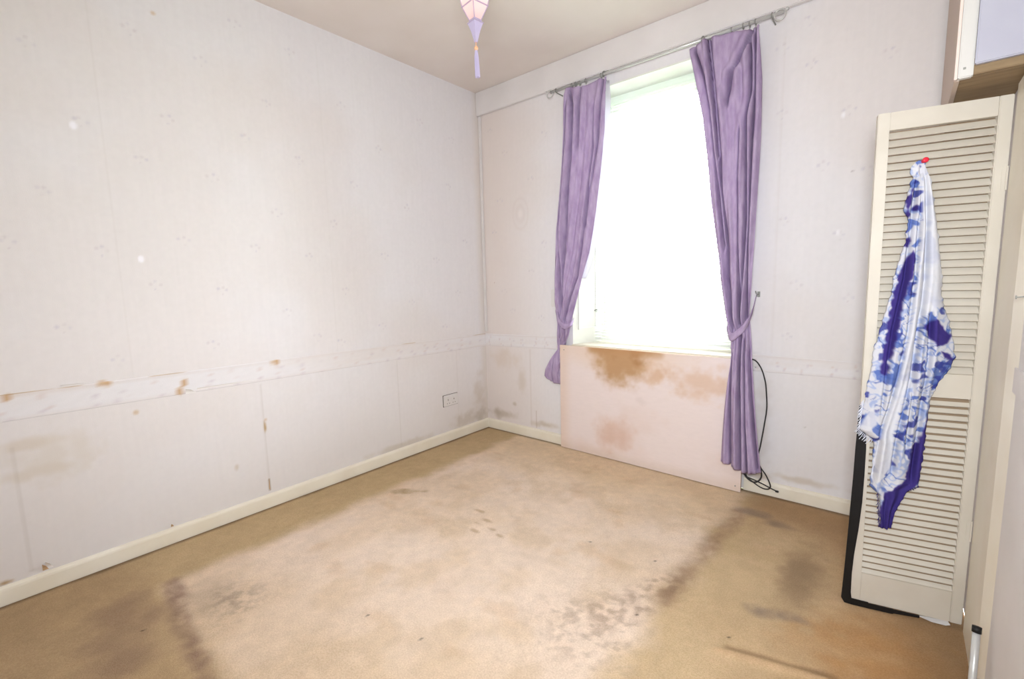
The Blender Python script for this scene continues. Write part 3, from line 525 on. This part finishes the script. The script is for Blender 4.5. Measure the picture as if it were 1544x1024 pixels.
# jamb on the right wall
struct(bbox('trim_6', join(([(2.8775, -.735, z) for z in (.004, 1.755)]+[(2.8775, -1.02, z) for z in (.004, 1.755)]+[(W, -1.085, z) for z in (.004, 1.755)]+[(W, -.735, z) for z in (.004, 1.755)], [(0, 1, 3, 2), (2, 3, 5, 4), (4, 5, 7, 6), (6, 7, 1, 0), (0, 2, 4, 6), (1, 7, 5, 3)])), M_cream, bev=0))
tn = tag(obj('wall_nail', join(tube([(W, -1.115, 1.150), (W-.02, -1.113, 1.147)], .0016, 8), tube([(W-.02, -1.113, 1.147), (W-.022, -1.113, 1.147)], .0045, 8)), M_dull), 'small nail sticking out of the right wall beside the cream jamb', 'nail')
struct(bbox('trim_7', box(W-.004, W, YF, -1.06, .90, .966), M_plain, bev=.001))
struct(obj('baseboard_right', extrude_profile([(0, 0), (.008, 0), (.008, .07), (0, .076)], (W, YF, 0), (W, -1.30, 0), (-1, 0)), M_cream))
# ------------------------------------------------------------------ louvred leaf leaning open at the jamb
LF = D['leaf']; LB = Vector(LF['BL']); ld = Vector(LF['d']); ln = Vector((-ld.y, ld.x, 0)); LW = LF['w']; LZ0 = .02; LZ1 = 1.732
lv = tag(empty('louvred_door', (LB.x+ld.x*LW/2, LB.y+ld.y*LW/2, 0)), 'narrow cream louvred door leaf standing ajar beneath the overhead cupboard', 'door')
def leafmap(s, z): return s-.011*(1-s/LW)*max(0, (z-LZ0)/(LZ1-LZ0))
def Lp(s, dpt, z): return LB+ld*leafmap(s, z)+ln*dpt+Vector((0, 0, z-LB.z))
def lbox(s0, s1, d0, d1, z0, z1):
    return [Lp(s, d_, z) for s in (s0, s1) for d_ in (d0, d1) for z in (z0, z1)], box(0, 1, 0, 1, 0, 1)[1]
TH = .028
bbox('stile', lbox(0, .031, 0, TH, LZ0, LZ1), M_louvre, lv, .002); bbox('stile', lbox(.281, LW+.0005, 0, TH, LZ0, LZ1), M_louvre, lv, .002)
bbox('rail', lbox(.0312, .2808, .003, TH-.003, 1.676, LZ1), M_louvre, lv, .001); bbox('rail', lbox(.0312, .2808, .003, TH-.003, .802, .882), M_louvre, lv, .001); bbox('rail', lbox(.0312, .2808, .003, TH-.003, LZ0, .131), M_louvre, lv, .001)
def slats(z0, z1, n, shade):
    p = (z1-z0)/n
    for k in range(n):
        zc = z0+(k+.5)*p; hh = p*.53
        dm = lambda t: (.001+t*.0215, zc-hh+2*hh*t)
        pr_ = [dm(0), (.0002, zc-hh+.0012), dm(.08), dm(1-shade), dm(1), (.0255, zc+hh-.0015), (.0045, zc-hh-.0012)]; n = len(pr_)
        V = [Lp(s, dd, zz_) for s in (.0312, .2808) for dd, zz_ in pr_]
        yield V, [(i, (i+1) % n, n+(i+1) % n, n+i) for i in range(n)]+[tuple(range(n))[::-1], tuple(range(n, 2*n))]
M_lip_shade = mat('lip_shade_brown', (150, 130, 108), .9)  # brown band painted on each slat as the shade under the lip above
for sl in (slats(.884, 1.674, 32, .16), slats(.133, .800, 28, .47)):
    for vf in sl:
        o = obj('slat', vf, M_louvre, lv); o.data.materials.append(M_lip_shade); o.data.polygons[3].material_index = 1; o.data.polygons[4].material_index = 1
for z in (1.49, .36): obj('hinge', join(lbox(LW-.012, LW+.002, -.0015, .002, z-.035, z+.035), tube([Lp(LW-.001, -.003, z-.035), Lp(LW-.001, -.003, z+.035)], .003, 8)), M_louvre, lv)
# black sheet tucked round the lower left edge
def slab(poly, d0, th, m, name, parent=None, wave=0):
    n = len(poly); V = []
    for o_ in (0, th):
        for i, (s, z) in enumerate(poly): V.append(LB+ld*s+ln*(d0+o_+wave*math.sin(i*1.7))+Vector((0, 0, z-LB.z)))
    bm = bmesh.new(); vs = [bm.verts.new(v) for v in V]
    bm.faces.new(vs[:n]); bm.faces.new(vs[n:][::-1])
    for i in range(n): bm.faces.new((vs[i], vs[n+i], vs[n+(i+1) % n], vs[(i+1) % n]))
    bmesh.ops.triangulate(bm, faces=[f for f in bm.faces if len(f.verts) > 4]); bmesh.ops.recalc_face_normals(bm, faces=bm.faces)
    return bobj(name, bm, m, parent)
def strip_solid(rows, d0, th):
    V = []; n = len(rows)
    for (a, b_) in rows:
        for o_ in (0, th):
            for s, z in (a, b_): V.append(LB+ld*s+ln*(d0+o_)+Vector((0, 0, z-LB.z)))
    Fc = []
    for k in range(n-1):
        p = 4*k; Fc += [(p, p+1, p+5, p+4), (p+2, p+6, p+7, p+3), (p, p+4, p+6, p+2), (p+1, p+3, p+7, p+5)]
    return V, Fc+[(0, 2, 3, 1), (4*n-4, 4*n-3, 4*n-1, 4*n-2)]
side_rows = [((-.010, .757), (-.001, .755)), ((-.011, .70), (.013, .695)), ((-.013, .60), (.0175, .60)), ((-.014, .50), (.018, .50)), ((-.016, .40), (.017, .40)), ((-.018, .30), (.012, .30)), ((-.0205, .20), (.004, .20)), ((-.0225, .12), (.001, .12)), ((-.025, .05), (.002, .05)), ((-.026, .022), (.005, .028)), ((-.016, .004), (.007, .024))]
foot_rows = [((-.016, .004), (-.010, .030)), ((.006, .002), (.006, .0255)), ((.055, .002), (.055, .0245)), ((.0565, .002), (.0565, .0215)), ((.125, .003), (.125, .0215)), ((.13, .006), (.13, .0205)), ((.20, .012), (.20, .0205))]
bs = tag(empty('black_sheet', tuple(LB)), 'black flexible sheet edging the lower left side of louvred leaf', 'sheet')
obj('side_fold', strip_solid(side_rows, -.0045, .004), M_black, bs); obj('bottom_fold', strip_solid(foot_rows, -.0042, .0036), M_black, bs)
sc_ = tag(slab([(s, max(z, .003)) for s, z in D['scrap']], .004, .004, M_scrap, 'plastic_scrap', None, .0015), 'pale crumpled plastic scrap poking out beneath the louvred leaf', 'scrap')
# red push pin
ps, pz = D['pin']
def pinv(prof, seg=14):
    v, f = lathe(prof, (0, 0, 0), seg); return [LB+ld*(ps+a)+ln*(.004-c)+Vector((0, 0, pz+b-LB.z)) for a, b, c in v], f
pp = tag(empty('push_pin', tuple(LB+ld*ps+Vector((0, 0, pz-LB.z)))), 'red push pin holding the scarf on the louvred leaf', 'pin')
obj('pin_head', pinv([(.006, .010), (.0062, .014), (.0042, .019), (.0042, .027), (.008, .031), (.008, .035), (.004, .036)]), M_red, pp, True)
obj('pin_shaft', pinv([(.0009, 0), (.0009, .011)], 8), M_dull, pp)
# ------------------------------------------------------------------ scarf
def inpoly(S_, Z_, poly):
    p = np.array(poly); ins = np.zeros(S_.shape, bool); j = len(p)-1; dist = np.full(S_.shape, 9.)
    for i in range(len(p)):
        (xi, zi), (xj, zj) = p[i], p[j]
        with np.errstate(divide='ignore', invalid='ignore'): ins ^= ((zi > Z_) != (zj > Z_)) & (S_ < (xj-xi)*(Z_-zi)/(zj-zi+1e-12)+xi)
        ex, ez = xj-xi, zj-zi; t = np.clip(((S_-xi)*ex+(Z_-zi)*ez)/(ex*ex+ez*ez+1e-12), 0, 1); dist = np.minimum(dist, np.hypot(S_-xi-t*ex, Z_-zi-t*ez)); j = i
    return np.where(ins, dist, -dist)
sd = D['scarf']; L_ = np.array(sd['L']); Rr = np.array(sd['R']); nr, nc = 420, 84
def resamp(P, n):
    z = P[:, 1]; a = np.concatenate([[0], np.cumsum(np.hypot(*np.diff(P, axis=0).T))]); t = np.linspace(0, a[-1], n)
    return np.stack([np.interp(t, a, P[:, 0]), np.interp(t, a, P[:, 1])], 1)
Le, Re = resamp(L_, nr), resamp(Rr, nr)
u = np.linspace(0, 1, nc)[None, :, None]; G = Le[:, None]*(1-u)+Re[:, None]*u; Sg, Zg = G[..., 0], G[..., 1]
tt = np.linspace(0, 1, nr)[:, None]; uu = np.linspace(0, 1, nc)[None]
jag = (fbm(Sg, Zg, 70, 5, 2)-.5)*.010; Sg = Sg+jag*((uu < .04) | (uu > .96))
off = .010+.022*np.sqrt(np.clip(4*uu*(1-uu), 0, 1))*sm(0, .08, tt)+.006*np.sin(2*np.pi*(2.3*uu+1.1*tt))*sm(0, .15, tt)
for k, fp in enumerate(sd['folds']):
    p = sorted([(z, s) for s, z in fp]); xc = edge(p, Zg); fade = sm(p[0][0]-.04, p[0][0]+.03, Zg)*(1-sm(p[-1][0]-.03, p[-1][0]+.02, Zg))
    off -= fade*.014*np.exp(-((Sg-xc)/.005)**2); off += fade*.007*np.exp(-((Sg-xc-.012)/.007)**2)
off += .003*(fbm(Sg, Zg, 24, 33, 3)-.5)*2; off = np.maximum(off, .007)
pos = np.array(LB)[None, None]+Sg[..., None]*np.array(ld)-off[..., None]*np.array(ln); pos[..., 2] = Zg
col = np.zeros((nr, nc, 3))+np.array([212, 212, 220.])
wx = Sg+.016*(fbm(Sg, Zg, 22, 50, 3)-.5)*2; wz = Zg+.016*(fbm(Sg+5, Zg, 22, 54, 3)-.5)*2; c_, s_ = .8, .6; px_, pz_ = wx*c_-wz*s_, wx*s_+wz*c_
a1 = np.abs(fbm(px_, pz_, 46, 3, 2)-.5); a2 = np.abs(fbm(px_+4, pz_, 34, 5, 2)-.5); big = fbm(px_, pz_, 17, 11, 2)
mixc(col, (150, 168, 214), (1-sm(.02, .09, a1))*.7); mixc(col, (70, 94, 172), (1-sm(.008, .05, a2))*sm(.40, .58, big)*.8)
mixc(col, (74, 100, 178), sm(.62, .69, fbm(px_, pz_, 40, 15, 2))*.75); mixc(col, (56, 62, 142), sm(.68, .75, fbm(px_+3, pz_, 34, 19, 2))*.8)
for poly in sd['white']:
    k = sm(-.004, .004, inpoly(Sg, Zg, poly)); mixc(col, (222, 222, 228), k*.95)
    mixc(col, (176, 180, 206), k*sm(.6, .72, fbm(Sg, Zg, 30, 23, 2))*.35)
for poly in sd['purple']: mixc(col, (62, 50, 124), sm(-.003, .004, inpoly(Sg, Zg, poly)+.012*(fbm(Sg, Zg, 60, 27, 2)-.5))*.97)
mixc(col, (196, 140, 130), (1-sm(.004, .009, np.hypot(Sg-.12, Zg-1.02)))*.0)
me = bpy.data.meshes.new('cloth'); i = np.arange(nr*nc).reshape(nr, nc)
Q = np.stack([i[:-1, :-1], i[1:, :-1], i[1:, 1:], i[:-1, 1:]], -1).reshape(-1, 4)
me.from_pydata(pos.reshape(-1, 3).tolist(), [], Q.tolist()); me.update()
at = me.color_attributes.new('Col', 'FLOAT_COLOR', 'POINT'); at.data.foreach_set('color', np.hstack([lin(np.clip(col, 0, 255)).reshape(-1, 3), np.ones((nr*nc, 1))]).ravel().astype(np.float32))
sr = tag(empty('scarf', tuple(LB+ld*ps+Vector((0, 0, pz-LB.z)))), 'blue white and purple patterned scarf pinned up on the louvred leaf', 'scarf')
o = link('cloth', me, M_scarf, sr, True); o.modifiers.new('s', 'SOLIDIFY').thickness = .0012
def fringe(path, n, length, cdir, m, seed):
    vf = []; P = resamp(np.array(path), n)
    for k, (s, z) in enumerate(P):
        l = length*(.6+.8*_tab[40, k % 256, seed]); b = .006*(_tab[41, k % 256, seed]-.5)
        a = LB+ld*s-ln*.008+Vector((0, 0, z-LB.z)); e = a+ld*(cdir[0]*l+b)+Vector((0, 0, cdir[1]*l)); mid = (a+e)/2-ln*.003
        vf.append(tube([a, mid, e], .0011, 4))
    return join(*vf)
M_fr1 = mat('white_fringe', (206, 208, 220), .9); M_fr2 = mat('purple_fringe', (50, 38, 112), .9)
Lz = [p for p in sd['L']]
f1 = obj('fringe', fringe([sd['L'][13], sd['L'][14], sd['L'][15], sd['L'][16]], 40, .020, (-.5, -.85), M_fr1, 3), M_fr1, sr); f1['kind'] = 'stuff'
f2 = obj('fringe', fringe([sd['L'][19], sd['L'][20], sd['R'][16]], 30, .007, (-.35, -.9), M_fr2, 5), M_fr2, sr); f2['kind'] = 'stuff'
f3 = obj('fringe', fringe([sd['R'][13], sd['R'][14]], 16, .008, (.2, -.95), M_fr2, 7), M_fr2, sr); f3['kind'] = 'stuff'
# ------------------------------------------------------------------ metal pole by the right wall
po = tag(empty('metal_pole', (2.86, -1.06, 0)), 'grey metal pole with black cap leaning in the bottom right corner', 'pole')
pa, pb = Vector((2.853, -1.205, .003)), Vector((2.860, -1.128, .245))
obj('tube', tube([pa, pa.lerp(pb, .5), pb], .0085, 16), M_steel, po, True)
obj('end_cap', tube([pb, pb+(pb-pa).normalized()*.016], .0100, 16), M_black, po, True)
# ------------------------------------------------------------------ hanging silk lantern
LX, LY = 1.377, -1.45
pl_ = tag(empty('pendant_lantern', (LX, LY, 1.985)), 'lavender silk pendant lantern with long tassel hanging from the ceiling', 'lamp')
rot = math.atan2(CAM.y-LY, CAM.x-LX)-.12
def sq(z0, r0, z1, r1, name, m, parent, th=.0015):
    V = []
    for r, z in ((r0, z0), (r1, z1)):
        for k in range(4): V.append((LX+r*math.cos(rot+k*math.pi/2), LY+r*math.sin(rot+k*math.pi/2), z))
    out = []
    for k in range(4):
        a, b = k, (k+1) % 4; f = obj(name, ([V[a], V[b], V[4+b], V[4+a]], [(0, 1, 2, 3)]), m, parent); f.modifiers.new('s', 'SOLIDIFY').thickness = th; out.append(f)
    return out
def rim(z, r, t, name='rim'):
    P = [(LX+r*math.cos(rot+k*math.pi/2), LY+r*math.sin(rot+k*math.pi/2), z) for k in range(4)]
    return obj(name, join(*[tube([P[k], P[(k+1) % 4]], t, 6) for k in range(4)]), M_ribt, pl_)
sq(2.190, .022, 2.236, .047, 'lower_panel', M_lav2, pl_); sq(2.236, .047, 2.40, .085, 'side_panel', M_lav2, pl_); sq(2.40, .085, 2.455, .035, 'roof_panel', M_lav2, pl_)
sq(2.178, .029, 2.190, .022, 'neck_panel', M_lav, pl_); sq(2.150, .017, 2.178, .029, 'cone_panel', M_lav, pl_); sq(2.112, .006, 2.150, .017, 'cone_panel', M_lav, pl_)
rim(2.236, .049, .0025); rim(2.178, .030, .002); rim(2.40, .087, .003); rim(2.455, .036, .002)
obj('rib', join(*[tube([(LX+r*math.cos(rot+k*math.pi/2), LY+r*math.sin(rot+k*math.pi/2), z) for r, z in ((.0225, 2.19), (.0475, 2.236), (.0855, 2.40), (.0355, 2.455))], .0018, 6) for k in range(4)]), M_ribt, pl_)
obj('cord', tube([(LX, LY, 2.455), (LX, LY, 2.66)], .003, 8), M_plastic, pl_); obj('ceiling_rose', lathe([(.012, 2.65), (.03, 2.668), (.045, 2.68), (.045, 2.699)], (LX, LY, 0), 24), M_plastic, pl_, True)
obj('tassel_string', tube([(LX, LY, 2.115), (LX, LY, 2.085)], .0014, 6), M_bead, pl_); obj('bead', lathe([(.002, -.008), (.006, -.005), (.0075, 0), (.006, .005), (.002, .008)], (LX, LY, 2.091), 14), M_bead, pl_, True)
th_ = []
for k in range(30):
    a = k*2.399; r = .0075*math.sqrt((k+.5)/30); th_.append(tube([(LX+r*.5*math.cos(a), LY+r*.5*math.sin(a), 2.083), (LX+r*math.cos(a), LY+r*math.sin(a), 2.06), (LX+r*1.2*math.cos(a)+.003, LY+r*1.2*math.sin(a), 1.985+.006*_tab[50, k, 0])], .0013, 5))
tz = obj('tassel', join(*th_), M_lav, pl_); tz['kind'] = 'stuff'
bu = obj('bulb', lathe([(.010, .07), (.012, .05), (.022, .03), (.026, .0), (.020, -.022), (.006, -.032)], (LX, LY, 2.325), 16), None, pl_, True)
mb = bpy.data.materials.new('lit_bulb'); mb.use_nodes = True; e = mb.node_tree.nodes['Principled BSDF']; e.inputs['Emission Color'].default_value = (1, .80, .66, 1); e.inputs['Emission Strength'].default_value = 14; bu.data.materials.append(mb)
